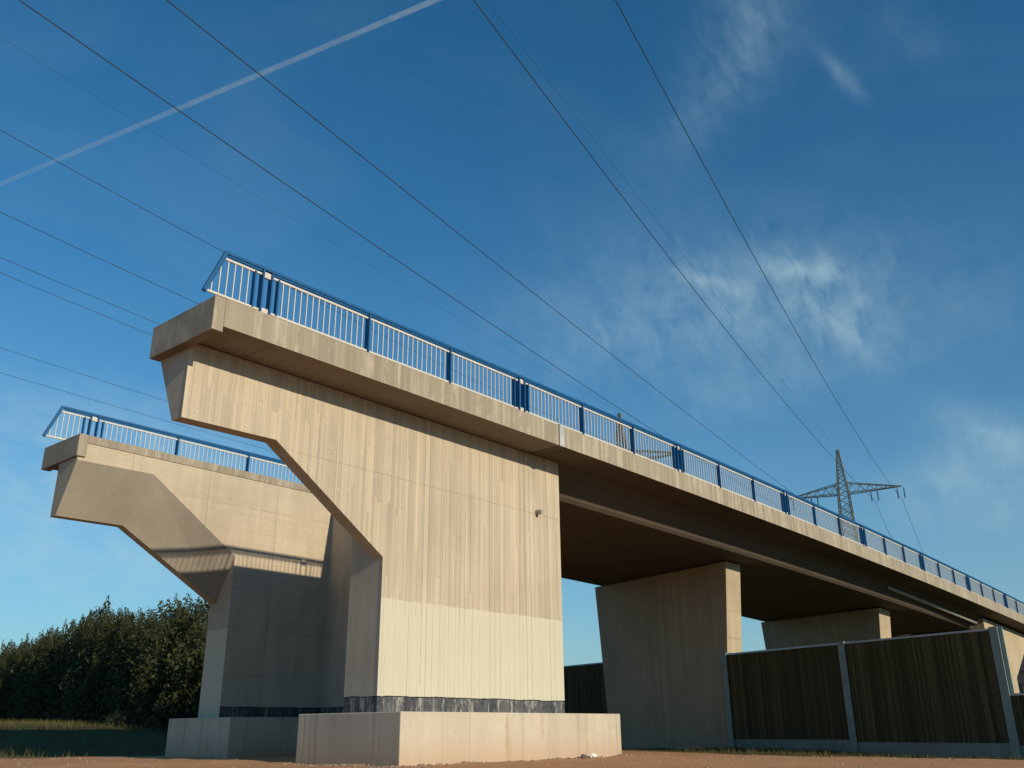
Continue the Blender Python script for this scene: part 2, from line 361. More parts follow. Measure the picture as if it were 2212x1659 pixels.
gm = M.math('MAXIMUM', M.ramp(lim1, 31.2, 32.6), M.ramp(lim2, 20.8, 22.2))
gm = M.math('MULTIPLY', gm, 1.0)
M.color(M.mix(gm, sand, grs)); M.bump(M.math('ADD', fin, mid), 0.6, 0.05); MT['ground'] = M.m
gr = g.build('ground', 'ground', smooth=True, fix=False); tag(gr, kind='structure')

# ------------------------------------------------------------------ near abutment
def dz(u): return -1.4e-4 * max(u - 35, 0) ** 2
V0, V1 = 36.6, 39.2
ab = thing('bridge_abutment', 'bare concrete end of the bridge with two winged walls on tall footings', 'abutment', P(40, 48, -1.6))
def child(mb, name, mat, parent=ab, smooth=False):
    o = mb.build(name, mat, None, smooth); o.parent = parent; o.matrix_parent_inverse = parent.matrix_world.inverted() if False else Matrix.Translation(-parent.location)
    return o
def wing(vo, vi, t, u_end, u2, us, ur, z3, z2, z1, I2u, zi1, zi2, zi3, zb, zt, stem_mat, face_mat):
    """wing wall: outer face at vo, inner face at vi; slanted soffit band from thickness t to the full one"""
    sgn = 1 if vi > vo else -1; vt = vo + sgn * t
    mb = MB(); V = lambda u, v, z: mb.v.append(tuple(P(u, v, z))) or len(mb.v) - 1
    oA = [V(us, vo, zb), V(us, vo, z1), V(u2, vo, z2), V(u_end, vo, z3), V(u_end, vo, zt), V(ur, vo, zt), V(ur, vo, zb)]
    tB = [V(us, vt, z1), V(u2, vt, z2), V(u_end, vt, z3)]
    iC = [V(us, vi, zb), V(us, vi, zi1), V(I2u, vi, zi2), V(u_end, vi, zi3), V(u_end, vi, zt), V(ur, vi, zt), V(ur, vi, zb)]
    F = mb.f
    F.append(tuple(oA)); F.append(tuple(reversed(iC)))
    F.append((oA[1], oA[2], tB[1], tB[0])); F.append((oA[2], oA[3], tB[2], tB[1]))
    F.append((tB[0], tB[1], iC[2], iC[1])); F.append((tB[1], tB[2], iC[3], iC[2]))
    F.append((oA[3], oA[4], iC[4], iC[3], tB[2]))
    F.append((oA[0], oA[1], tB[0], iC[1], iC[0]))
    F.append((oA[4], oA[5], iC[5], iC[4])); F.append((oA[5], oA[6], iC[6], iC[5])); F.append((oA[6], oA[0], iC[0], iC[6]))
    me_o = mb.build('wing_wall', [stem_mat, face_mat])
    for p in me_o.data.polygons:
        if (p.normal.y * -sgn) < -0.2: p.material_index = 1
    me_o.parent = ab; me_o.matrix_parent_inverse = Matrix.Translation(-ab.location)
    return me_o
CORE = V0 + 0.04
w1 = wing(CORE, V1, 0.82, 20.10, 25.2, 32.51, 48.0, 13.34, 13.44, 8.62, 26.0, 12.0, 16.75, 16.7, 0.8, 17.02, 'core', 'wing_in')
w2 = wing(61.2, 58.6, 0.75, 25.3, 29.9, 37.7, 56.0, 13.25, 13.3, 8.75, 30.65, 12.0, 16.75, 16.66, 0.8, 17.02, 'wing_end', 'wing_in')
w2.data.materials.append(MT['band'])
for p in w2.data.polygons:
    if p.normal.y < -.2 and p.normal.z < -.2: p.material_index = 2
tag(w1, 'sunlit winged wall with vertical board marks and cream painted base'); tag(w2, 'far winged wall carrying the shadow of the railing on its inner face')
# board marks: every shuttering board has left its own slightly proud strip on the sunlit face
def low(u):
    if u <= 25.2: return 13.32 + (u - 20.08) / 5.12 * 0.1
    if u <= 32.49: return 13.42 - (u - 25.2) / 7.29 * 4.82
    return 0.84
edges = [20.08]; bw = 0.195
brk = [25.2, 32.49, 48.02]
while edges[-1] < 48.02 - 1e-6:
    nx = edges[-1] + bw * random.choice((.62, .8, 1.0, 1.0, 1.2, 1.45)); b = min(x for x in brk if x > edges[-1] + 1e-6)
    if nx > b - 0.1: nx = b
    edges.append(nx)
for a, b in zip(edges[:-1], edges[1:]):
    la = low(a + 1e-5); lb = low(b - 1e-5); g_ = 0.002; zt = 17.0
    cuts = [zt]
    if random.random() < 0.62:
        q = random.uniform(max(la, lb) + 1.2, 15.5)
        cuts = [q, zt]
        if q < 9 and random.random() < .4: cuts = [q, random.uniform(q + 2, 15.8), zt]
    for zc in cuts:
        d = random.uniform(0.0, 0.02); f = V0 - d
        mb = MB(); mb.quadbox([P(a + g_, f, la), P(b - g_, f, lb), P(b - g_, f, zc), P(a + g_, f, zc)], [P(a + g_, CORE + .01, la), P(b - g_, CORE + .01, lb), P(b - g_, CORE + .01, zc), P(a + g_, CORE + .01, zc)])
        o = mb.build('board_strip', 'strip'); o.parent = w1
        la = lb = zc
pm = MB(); pm.tube([(0, 0.0, 0), (0, -0.012, 0)], 0.024, 10); plug_me = pm.mesh('tie_hole_plug', 'plug')
for zz, us in ((13.72, [20.8, 23.4, 26.0, 28.6]), (15.8, [22.5, 26.4, 30.1]), (11.6, [29.2, 33.6]), (9.6, [31.9, 38.0]), (14.9, [41.5])):
    for uu in us:
        if zz < low(uu) + 0.2: continue
        o = link('tie_hole_plug', plug_me, w1); o.location = P(uu, V0 - 0.006, zz)
# parapet caps on the wings
def cap(vo, vi, wo, wi, u0, u1, zt=18.44, zb=17.06, ze=16.76, lip=0.56):
    mb = MB()
    ring = lambda u, d=0: [P(u, vo, zb + d), P(u, vo, zt), P(u, vi, zt - 0.04), P(u, vi, zb + d)]
    mb.loft([ring(u0 + lip), ring(u1)])
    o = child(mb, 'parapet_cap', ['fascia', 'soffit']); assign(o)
    e = MB(); e.quadbox([P(u0, vo, ze), P(u0 + lip, vo, ze), P(u0 + lip, vi, ze), P(u0, vi, ze)], [P(u0, vo, zt), P(u0 + lip, vo, zt), P(u0 + lip, vi, zt - 0.04), P(u0, vi, zt - 0.04)])
    eo = e.build('end_beam', ['fascia', 'soffit'], o); assign(eo); eo.matrix_parent_inverse = Matrix.Identity(4)
    bevel(eo, 0.012, 1)
    return o
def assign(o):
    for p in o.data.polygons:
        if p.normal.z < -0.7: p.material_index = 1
c1 = cap(34.04, 39.40, V0, V1, 19.59, 44.85)
def cap2():
    mb = MB()
    # far cap: inner edge flush with the wall except at the end beam
    mb.loft([[P(u, 58.56, 17.9), P(u, 58.50, 18.41), P(u, 63.6, 18.44), P(u, 63.6, 17.03), P(u, 61.2, 17.03), P(u, 61.0, 17.9)] for u in (25.75, 56.0)])
    o = child(mb, 'parapet_cap', ['fascia', 'soffit']); assign(o)
    e = MB(); e.quadbox([P(25.15, 58.45, 16.9), P(25.75, 58.45, 16.9), P(25.75, 63.6, 16.86), P(25.15, 63.6, 16.86)], [P(25.15, 58.45, 18.41), P(25.75, 58.45, 18.41), P(25.75, 63.6, 18.44), P(25.15, 63.6, 18.44)])
    eo = e.build('end_beam', ['fascia', 'soffit'], o); assign(eo); bevel(eo, 0.012, 1)
    t = MB(); t.ubox(25.75, 56.0, 58.62, 61.0, 17.0, 17.9); t = child(t, 'wall_head', 'wing_in')
cap2()
# back wall between the wings, slightly skewed
def ub(v): return 46.4 - 0.115 * (58.6 - v)
bwm = MB(); bwm.quadbox([P(ub(39.2), 39.2, 0.8), P(50.0, 39.2, 0.8), P(53, 58.6, 0.8), P(ub(58.6), 58.6, 0.8)], [P(ub(39.2), 39.2, 14.6), P(50.0, 39.2, 14.6), P(53, 58.6, 14.6), P(ub(58.6), 58.6, 14.6)])
child(bwm, 'back_wall', 'core')
bw2 = MB(); bw2.quadbox([P(ub(39.4), 39.4, 14.6), P(ub(39.4) + 1.0, 39.4, 14.6), P(ub(58.6) + 1.0, 58.6, 14.6), P(ub(58.6), 58.6, 14.6)], [P(ub(39.4), 39.4, 18.2), P(ub(39.4) + 1.0, 39.4, 18.2), P(ub(58.6) + 1.0, 58.6, 18.2), P(ub(58.6), 58.6, 18.2)])
child(bw2, 'ballast_wall', 'core')
pil = MB(); pil.quadbox([P(ub(41.5) - 1.3, 39.2, 0.8), P(ub(41.5), 39.2, 0.8), P(ub(41.5), 41.3, 0.8), P(ub(41.5) - 1.3, 41.3, 0.8)], [P(ub(41.5) - 1.3, 39.2, 11.8), P(ub(41.5), 39.2, 11.8), P(ub(41.5), 41.3, 11.8), P(ub(41.5) - 1.3, 41.3, 11.8)])
child(pil, 'corner_haunch', 'core')
f1 = MB(); f1.ubox(31.18, 49.42, 33.41, 41.15, -2.6, 0.83); bevel(child(f1, 'footing', 'footing'), 0.02)
f2 = MB(); f2.ubox(36.3, 57.5, 55.1, 62.6, -2.6, 0.9); bevel(child(f2, 'footing', 'footing'), 0.02)
f3 = MB(); f3.quadbox([P(43.2, 41.15, -2.6), P(54, 41.15, -2.6), P(55, 55.1, -2.6), P(44, 55.1, -2.6)], [P(43.2, 41.15, 0.80), P(54, 41.15, 0.80), P(55, 55.1, 0.80), P(44, 55.1, 0.80)]); child(f3, 'footing', 'footing')
st = MB(); a = P(45.56, V0, 13.2); st.tube([a + Vector((0, .02, 0)), a + Vector((0, -.20, -.015))], 0.065, 16); st.tube([a + Vector((0, -.19, -.014)), a + Vector((0, -.205, -.016))], 0.048, 16)
so = child(st, 'drain_stub', 'pipe', smooth=False); tag(so, 'short round drain pipe sticking out of the wall')
pl = MB(); a = P(44.83, 34.0, 17.02); b = P(45.32, 33.97, 18.47); pl.box(a.x, b.x, b.y - .006, a.y + .0, a.z, b.z)
pl.box(a.x, b.x, b.y, P(0, 36.0, 0).y, b.z, b.z + .006)
tag(child(pl, 'joint_plate', 'plate'), 'bare metal cover plate over the joint')

# ------------------------------------------------------------------ bridge deck
dk = thing('bridge_deck', 'long concrete bridge deck crossing over two wall piers', 'bridge deck', P(100, 48, 15))
def sweep(prof, u0, u1, name, mat, step=3.0, smooth=False):
    mb = MB(); k = max(2, int((u1 - u0) / step) + 1); rings = []
    for i in range(k):
        u = u0 + (u1 - u0) * i / (k - 1); rings.append([P(u, v, z + dz(u)) for v, z in prof])
    mb.loft(rings); o = child(mb, name, mat, dk, smooth); return o
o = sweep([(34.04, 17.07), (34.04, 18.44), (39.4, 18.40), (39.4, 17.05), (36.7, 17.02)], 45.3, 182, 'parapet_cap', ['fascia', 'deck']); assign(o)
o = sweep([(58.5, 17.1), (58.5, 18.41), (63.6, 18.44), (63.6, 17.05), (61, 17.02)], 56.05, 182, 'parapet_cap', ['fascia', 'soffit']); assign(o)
hpr = [(36.72, 17.0), (37.35, 16.5), (37.72, 16.1), (37.98, 15.75), (38.25, 15.4), (38.5, 15.19), (38.8, 15.15)]
far = [(97.6 - v, z) for v, z in hpr][::-1]
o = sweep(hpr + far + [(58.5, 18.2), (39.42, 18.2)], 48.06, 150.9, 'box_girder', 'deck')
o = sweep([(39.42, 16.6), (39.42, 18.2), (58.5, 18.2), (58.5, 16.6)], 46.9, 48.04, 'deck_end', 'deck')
o = sweep([(41, 18.2), (41, 18.34), (56.9, 18.34), (56.9, 18.2)], 47.6, 180, 'carriageway', 'asphalt')
# drain pipe under the cantilever, hung from brackets
pp = MB(); pp.tube([P(u, 37.3, 16.3 + dz(u) - 0.012 * (u - 112)) for u in range(113, 150, 3)], 0.09, 10)
pipe = child(pp, 'drain_pipe', 'pipe', dk, True)
for u in range(114, 150, 6):
    b = MB(); zc = 16.3 + dz(u) - 0.012 * (u - 112); b.bar(P(u, 37.3, zc), P(u, 37.3, 17.03 + dz(u)), 0.02); child(b, 'pipe_bracket', 'steel', dk)

# ------------------------------------------------------------------ piers
def pier(u0, u1, va, vb, ref_z, zt, label):
    t = thing('bridge_pier', label, 'pier', P(u0 + 4, 50, -1.6), 'wall piers under the bridge deck')
    mb = MB(); k = .28; fl = .095
    def ring(z):
        a = va + (ref_z - z) * fl; b = vb - (ref_z - z) * fl
        return [P(u0 + k * (a - va), a, z), P(u1 + k * (a - va), a, z), P(u1 + k * (b - va), b, z), P(u0 + k * (b - va), b, z)]
    mb.loft([ring(z) for z in (-3.2, 3, 9, zt)]); o = child(mb, 'shaft', 'pier', t); bevel(o, 0.025, 2)
    for v in (44.5, 50, 55.5):
        b = MB(); uu = (u0 + u1) / 2 + k * (v - va); b.ubox(uu - .8, uu + .8, v - .9, v + .9, zt - .01, zt + 0.4); child(b, 'bearing', 'rubber', t)
    return t
zs1 = 15.15 + dz(81); zs2 = 15.15 + dz(122)
pier(79.3, 82.2, 40.8, 59.8, 14.4, zs1 - .1, 'broad wall pier whose foot meets the end post of the dark barrier')
pier(119.7, 123.6, 41.0, 59.6, 13.7, zs2 - .1, 'wall pier standing behind the dark barrier, only its upper half showing')

# ------------------------------------------------------------------ far abutment
fa = thing('bridge_abutment', 'sunlit concrete abutment at the far end behind the tall barrier post', 'abutment', P(157, 48, -1.6))
zt = 16.9 + dz(158)
for vo, vi in ((36.6, 39.2), (61.2, 58.6)):
    mb = MB(); pr = [(150.4, -3), (163.8, -3), (163.8, 6.8), (171.6, 10.8), (178, 10.8), (178, zt - .9), (150.4, zt)]
    mb.quadbox([P(u, vo, z) for u, z in pr], [P(u, vi, z) for u, z in pr]); child(mb, 'wing_wall', 'pier', fa)
mb = MB(); mb.ubox(150.6, 154, 39.2, 58.6, -3, 13.0); child(mb, 'back_wall', 'core', fa)
mb = MB(); mb.ubox(152.5, 154, 39.2, 58.6, 13.0, 16.0); child(mb, 'ballast_wall', 'core', fa)

# ------------------------------------------------------------------ railings
RH = 2.92                      # railing height in units
def rail_parts(t, L, posts, double_ends=(True, True), slant=False):
    """one railing section along +x, origin on the cap top under its first post"""
    w = lambda x, y, z: Vector((x * S, y * S, z * S))
    def put(mb, name, mat):
        o = mb.build(name, mat); o.parent = t; return o
    x0 = 0.0 if not slant else -2.0
    mb = MB(); mb.bar(w(x0, 0, RH - .09), w(L, 0, RH - .09), .075, .07); mb.bar(w(x0 + (.1 if slant else 0), 0, RH - .235), w(L, 0, RH - .235), .045, .05); h = put(mb, 'handrail', 'blue'); bevel(h, .012, 2)
    if slant:
        mb = MB(); mb.bar(w(x0 - .02, 0, RH - .03), w(x0 - 0.97, 0, 0.50), .075, .085); bevel(put(mb, 'slanted_rail', 'blue'), .012, 2)
    for x in posts:
        mb = MB(); mb.box(*[q * S for q in (x - .045, x + .045, -.17, .17, 0.0, RH - .16)]); mb.box(*[q * S for q in (x - .14, x + .14, -.22, .22, 0.0, .04)]); put(mb, 'post', 'blue')
    ua = x0 - .1 if slant else 0.06
    for zc, nm in ((2.5, 'upper_rail'), (.58, 'lower_rail')):
        a = (x0 - .02 if nm == 'upper_rail' else x0 - .88) if slant else 0.05
        if slant and nm == 'upper_rail': a = x0 - .18
        mb = MB(); mb.bar(w(a, 0, zc), w(L - .05, 0, zc), .04, .045); put(mb, nm, 'white')
    bme = RAILME[0]
    xs = []
    fields = list(zip(posts[:-1], posts[1:])) if not slant else [(x0 - .62, posts[0])]
    for a, b in fields:
        k = max(2, round((b - a) / .372)); 
        for i in range(1, k) if not slant else range(0, k): xs.append(a + (b - a) * i / k)
    ends = []
    if not slant: ends = [posts[0] + .42, posts[-1] - .42]
    else: ends = [posts[0] - .42]
    for x in ends:
        mb = MB(); mb.box(*[q * S for q in (x - .04, x + .04, -.12, .12, .58, 2.5)]); put(mb, 'end_bar', 'blue')
    for x in xs:
        if any(abs(x - e) < .2 for e in ends): continue
        if slant and x < x0 - .1:
            zz = RH - .1 + (x - x0) / 0.97 * 2.42; 
            if zz < .8: continue
            mb = MB(); mb.box(*[q * S for q in (x - .024, x + .024, -.024, .024, .58, zz)]); put(mb, 'baluster', 'white'); continue
        o = link('baluster', bme, t); o.location = w(x, 0, 0)
    return t
b = MB(); b.box(*[q * S for q in (-.024, .024, -.024, .024, .58, 2.5)]); RAILME = [b.mesh('baluster', 'white')]
def sleeves(t, x):
    for zc in (2.5, .58):
        mb = MB(); mb.box(*[q * S for q in (x + .06, x + .46, -.07, .07, zc - .15, zc + .14)]); o = mb.build('sleeve', 'white'); o.parent = t
    mb = MB(); w = lambda x, z: Vector((x * S, 0, z * S)); mb.bar(w(x + .0, RH - .09), w(x + .52, RH - .09), .068, .062); o = mb.build('handrail_joint', 'blue'); o.parent = t
G1 = 'railing sections along the sunlit parapet'
def place(o, u, v, u2):
    z = 18.43 + dz(u); o.location = P(u, v, z); o.rotation_euler = (0, math.atan2(-(dz(u2) - dz(u)), u2 - u), 0)
Lm = 19.42 - .52
end = thing('railing_section', 'short blue railing end with slanted rail above the sunlit winged wall', 'railing', group=G1)
rail_parts(end, 0.0, [0.0], slant=True); sleeves(end, 0.0); place(end, 22.49, 35.0, 24)
sec = thing('railing_section', 'blue railing with white bars joining the slanted end piece above the board-marked wall', 'railing', group=G1)
rail_parts(sec, Lm, [0.0, Lm / 3, 2 * Lm / 3, Lm]); sleeves(sec, Lm)
ORD = ['blue railing with white bars joining the slanted end piece above the board-marked wall',
       'blue railing section passing over the metal joint plate of the parapet',
       'blue railing section with the lattice mast top showing behind it, third after the slanted end',
       'blue railing section fourth after the slanted end, over the first wall pier',
       'blue railing section in front of the lattice pylon with the crossarm',
       'blue railing section sixth after the slanted end, bars merging to grey',
       'blue railing section seventh after the slanted end, over the second pier',
       'blue railing section eighth after the slanted end, farthest along the bridge']
for k in range(8):
    o = sec if k == 0 else copy_tree(sec)
    u = 23.01 + 19.42 * k; place(o, u, 35.0, u + Lm); o['label'] = ORD[k]
G2 = 'railing sections on the far winged wall'
e2 = copy_tree(end); e2['group'] = G2; e2['label'] = 'short blue railing end with slanted rail on the far winged wall'; place(e2, 27.5, 62.6, 29)
for k in range(2):
    o = copy_tree(sec); o['group'] = G2; u = 28.02 + 19.42 * k; place(o, u, 62.6, u + Lm)
    o['label'] = ('blue railing with white bars along the top of the far winged wall', 'blue railing section glimpsed behind the slanting edge of the sunlit wall')[k]

# ------------------------------------------------------------------ noise barrier
nb = thing('noise_barrier', 'tall dark timber noise barrier with grey steel posts beside the piers', 'barrier', P(75.5, 29.1, -2.1))
KB = .30
def bu(v): return 79.3 + KB * (v - 41.8)
pd = Vector((KB, 1, 0)).normalized(); nd = Vector((1, -KB, 0)).normalized()
def bpt(v, off, z, du=0): return P(bu(v) + du, v, z) + nd * off
def hpost(v, z0, z1, name='post', w=.13, par=nb, du=0):
    mb = MB(); c0 = P(bu(v) + du, v, z0); c1 = P(bu(v) + du, v, z1)
    for s in (-1, 1):           # flanges
        a = c0 + nd * (s * .13); b = c1 + nd * (s * .13); mb.quadbox([a - pd * w - nd * .011, a + pd * w - nd * .011, a + pd * w + nd * .011, a - pd * w + nd * .011], [b - pd * w - nd * .011, b + pd * w - nd * .011, b + pd * w + nd * .011, b - pd * w + nd * .011])
    mb.quadbox([c0 - pd * .01 - nd * .12, c0 + pd * .01 - nd * .12, c0 + pd * .01 + nd * .12, c0 - pd * .01 + nd * .12], [c1 - pd * .01 - nd * .12, c1 + pd * .01 - nd * .12, c1 + pd * .01 + nd * .12, c1 - pd * .01 + nd * .12])
    return child(mb, name, 'steel', par)
def panel(v0, v1, zg, zt, par=nb, du=0):
    e = .045; bpt = lambda v, off, z: P(bu(v) + du, v, z) + nd * off
    a0, a1 = (v0 + e, v1 - e) if v1 > v0 else (v0 - e, v1 + e)
    def slab(o0, o1, za, zb): return MB().quadbox([bpt(a0, o0, za), bpt(a1, o0, za), bpt(a1, o1, za), bpt(a0, o1, za)], [bpt(a0, o0, zb), bpt(a1, o0, zb), bpt(a1, o1, zb), bpt(a0, o1, zb)])
    child(slab(-.07, .07, zg - .4, zg + 1.0), 'plinth', 'plinth', par)
    child(slab(-.035, .035, zg + 1.0, zt - .12), 'panel', 'batten', par)
    child(slab(-.085, .085, zt - .14, zt), 'cap_rail', 'zinc', par)
    mb = MB(); L = abs(a1 - a0); k = int(L / .19)
    for i in range(k):
        va = a0 + (a1 - a0) * (i + .12) / k; vb = a0 + (a1 - a0) * (i + .85) / k
        p = random.uniform(.055, .075)
        for s in (-1, 1):
            mb.quadbox([bpt(va, s * .033, zg + 1.02), bpt(vb, s * .033, zg + 1.02), bpt(vb, s * p, zg + 1.02), bpt(va, s * p, zg + 1.02)], [bpt(va, s * .033, zt - .15), bpt(vb, s * .033, zt - .15), bpt(vb, s * p, zt - .15), bpt(va, s * p, zt - .15)])
    tag(child(mb, 'batten_cladding', 'batten', par), kind='stuff')
bays = [(41.6, -1.95), (29.1, -2.13), (16.8, -2.25)]
for i, (v, zg) in enumerate(bays): hpost(v, zg - .5, 6.42)
panel(41.6, 29.1, -1.98, 6.34); panel(29.1, 16.8, -2.15, 6.34)
# the low run towards the right of the tall end post
lb = thing('noise_barrier', 'lower dark barrier panel starting behind the tall end post', 'barrier', P(70, 8, -2.2))
panel(16.8, 4.6, -2.3, 2.0, lb); hpost(4.6, -2.7, 2.1, par=lb)
# the run beyond the pier, seen through the gap under the bridge
rb = thing('noise_barrier', 'dark timber barrier seen through the gap between abutment and pier', 'barrier', P(86, 66, -1.7))
for i in range(5):
    v = 58.2 + 12.4 * i; hpost(v, -2.2, 6.85, par=rb, du=1.0)
    if i < 4: panel(v, v + 12.4, -1.7, 6.78, rb, du=1.0)

# ------------------------------------------------------------------ pylons and wires
PHI = math.radians(12.2); LD = Vector((math.cos(PHI), math.sin(PHI), 0)); LN = Vector((-LD.y, LD.x, 0))
def LP(s, off, z): q = LD * s + LN * off; return P(q.x, q.y, z)
def make_pylon(label):
    H = 81.3 * S; za = 66.9 * S; zb = 71.0 * S
    t = thing('lattice_pylon', label, 'pylon', group='single-arm lattice pylons beyond the bridge')
    w = lambda z: (3.4 - 2.65 * min(z / za, 1)) * 0.5 if z < za else 0.375 * 1.15 + 0.0
    def half(z):
        if z <= za: return 1.75 - (1.75 - 0.62) * z / za
        return max(0.10, 0.62 - (0.62 - 0.10) * (z - za) / (H - za))
    def corner(z, i): h = half(z); sx, sy = ((1, 1), (1, -1), (-1, -1), (-1, 1))[i]; return LD * (h * sx) + LN * (h * sy) + Vector((0, 0, z))
    for i in range(4):
        mb = MB(); zz = [0, za, H - .3]
        for a, b in zip(zz[:-1], zz[1:]): mb.bar(corner(a, i), corner(b, i), .13, .13)
        o = mb.build('leg', 'lattice'); o.parent = t
    mb = MB(); z = 0.3
    while z < H - .5:
        st = max(.45, half(z) * 1.25); z2 = min(z + st, H - .3)
        for i in range(4):
            j = (i + 1) % 4
            mb.bar(corner(z, i), corner(z2, j), .07); 
            if half(z) > .7: mb.bar(corner(z, j), corner(z2, i), .07)
            mb.bar(corner(z2, i), corner(z2, j), .05)
        z = z2
    o = mb.build('lattice_bracing', 'lattice'); o.parent = t; tag(o, kind='stuff')
    for s in (-1, 1):
        mb = MB(); L = 16.3 * S; tip = LN * (s * L) + Vector((0, 0, za + .15))
        for e in (-1, 1):
            lo = LD * (.6 * e) + LN * (s * .6) + Vector((0, 0, za)); hi = LD * (.45 * e) + LN * (s * .45) + Vector((0, 0, zb - .35))
            mb.bar(lo, tip + LD * .08 * e, .10); mb.bar(hi, tip + LD * .08 * e, .10)
            k = 6
            for q in range(k):
                a = lo.lerp(tip, q / k); b = hi.lerp(tip, (q + .5) / k); c = lo.lerp(tip, (q + 1) / k)
                mb.bar(a, b, .055); mb.bar(b, c, .055)
        for q in range(6):
            a = LD * .6 + LN * (s * .6) + Vector((0, 0, za)); b = LD * -.6 + LN * (s * .6) + Vector((0, 0, za)); mb.bar(a.lerp(tip, q / 6), b.lerp(tip, (q + 1) / 6), .05)
        arm = mb.build('crossarm', 'lattice'); arm.parent = t
        for f in (15.9, 8.6):
            for e in (-.38, .38):
                mb = MB(); c = LN * (s * (f * S + e)) + Vector((0, 0, za + .05))
                mb.tube([c, c - Vector((0, 0, .25))], .025, 6)
                for q in range(7): mb.tube([c - Vector((0, 0, .25 + q * .17)), c - Vector((0, 0, .37 + q * .17))], .10, 8, .05)
                o = mb.build('insulator', 'insul'); o.parent = arm
    return t
pyA = make_pylon('lattice pylon with wide crossarm rising behind the receding end of the railing')
pA = LP(283.4, 38.47, 0); pA.z = 0; pyA.location = pA
pyB = copy_tree(pyA); pyB['label'] = 'lattice mast whose tip shows above the middle of the railing'
pB = LP(218.0, 83.6, 0); pB.z = 0; pyB.location = pB
def para(pts):                # least squares parabola z(s)
    import numpy as np
    s = np.array([p[0] for p in pts]); z = np.array([p[1] for p in pts]); return np.polyfit(s, z, 2)
def wire(label, off, pts, s0, s1, r, group, tail=None):
    c = para(pts); mb = MB(); k = 44
    line = [LP(s0 + (s1 - s0) * i / k, off, c[0] * (s0 + (s1 - s0) * i / k) ** 2 + c[1] * (s0 + (s1 - s0) * i / k) + c[2]) for i in range(k + 1)]
    if tail:
        st, zt_ = tail
        for i in range(1, 25):
            q = i / 24; line.append(LP(s1 + (st - s1) * q, off, pts[-1][1] + (zt_ - pts[-1][1]) * q - 4 * 15 * q * (1 - q)))
    mb.tube(line, r, 6); o = mb.build('power_line_wire', 'wire'); tag(o, label, 'wire', group); return o
GA = 'wires of the power line running to the pylon with the crossarm'; GB = 'wires of the power line to the mast behind the railing'; GC = 'wires of the most distant power line'
wire('thick black wire meeting the outer tip of the pylon crossarm', 22.5, [(63, 62.9), (77.2, 62.1), (97.4, 60.9), (131.9, 59.1), (173.9, 57.9), (243.3, 59.4), (283.4, 61.6)], -40, 283.4, .021, GA, (560, 62))
wire('thick black wire passing just behind the tip of the crossarm pylon', 30.0, [(50.9, 56.2), (65.5, 55.2), (90.5, 54.3), (131.6, 54.6), (172.3, 56.2), (209.8, 57.9), (283.4, 62.1)], -40, 283.4, .021, GA, (560, 62))
wire('thin earth wire running to the peak of the crossarm pylon', 38.47, [(67, 73.6), (91.2, 73.9), (135, 74.5), (171, 76), (283.4, 79.6)], -30, 283.4, .008, GA)
wire('black wire crossing the contrail high over the slanted railing end, steeper of the pair', 47.0, [(34.5, 50.3), (52.6, 51), (76.7, 51.8), (116.7, 53.3), (151, 54.8), (203.4, 56.6), (283.4, 61.5)], -30, 283.4, .019, GA)
wire('black wire crossing the contrail and running to the tip of the far mast', 54.5, [(28.3, 48.6), (43.7, 48.9), (69.7, 49.9), (89.2, 50.5), (113.1, 51.2), (132.2, 51.8), (283.4, 61.5)], -30, 283.4, .019, GA)
for lab, off, pts, r in [
    ('thin wire passing through the slanted end of the railing', 67.6, [(36.1, 47.3), (47.2, 47.5), (61.4, 48.0), (140, 53), (218, 62)], .012),
    ('thin wire ending behind the top edge of the shaded end beam', 75.1, [(41.7, 44.6), (52.1, 44.9), (65.4, 45.3), (140, 51), (218, 62)], .012),
    ('thin wire meeting the upper corner of the shaded end beam, upper of a close pair', 92.1, [(52.2, 49.5), (62.3, 49.7), (74.6, 50.1), (140, 54), (218, 62)], .012),
    ('thin wire meeting the shaded end beam, lower of a close pair', 99.6, [(56.9, 51.5), (67.4, 51.8), (79.6, 52.3), (140, 55), (218, 62)], .012)]:
    wire(lab, off, pts, -20, 218, r, GB)
wire('hair-thin earth wire above the slanted railing end', 83.6, [(60.9, 69.6), (71.6, 70.2), (84, 70.7), (218, 79.6)], 20, 218, .006, GB)
wire('thin wire ending behind the underside of the cantilevered wing, upper one', 116.0, [(67, 49.5), (81, 50), (97, 50.7), (160, 53.8)], -10, 300, .012, GC)
wire('thin wire seen below the cantilevered wing just over the far railing', 124.0, [(74, 49.3), (94.5, 50.2), (130, 52.1), (170, 54.5)], -10, 300, .012, GC)

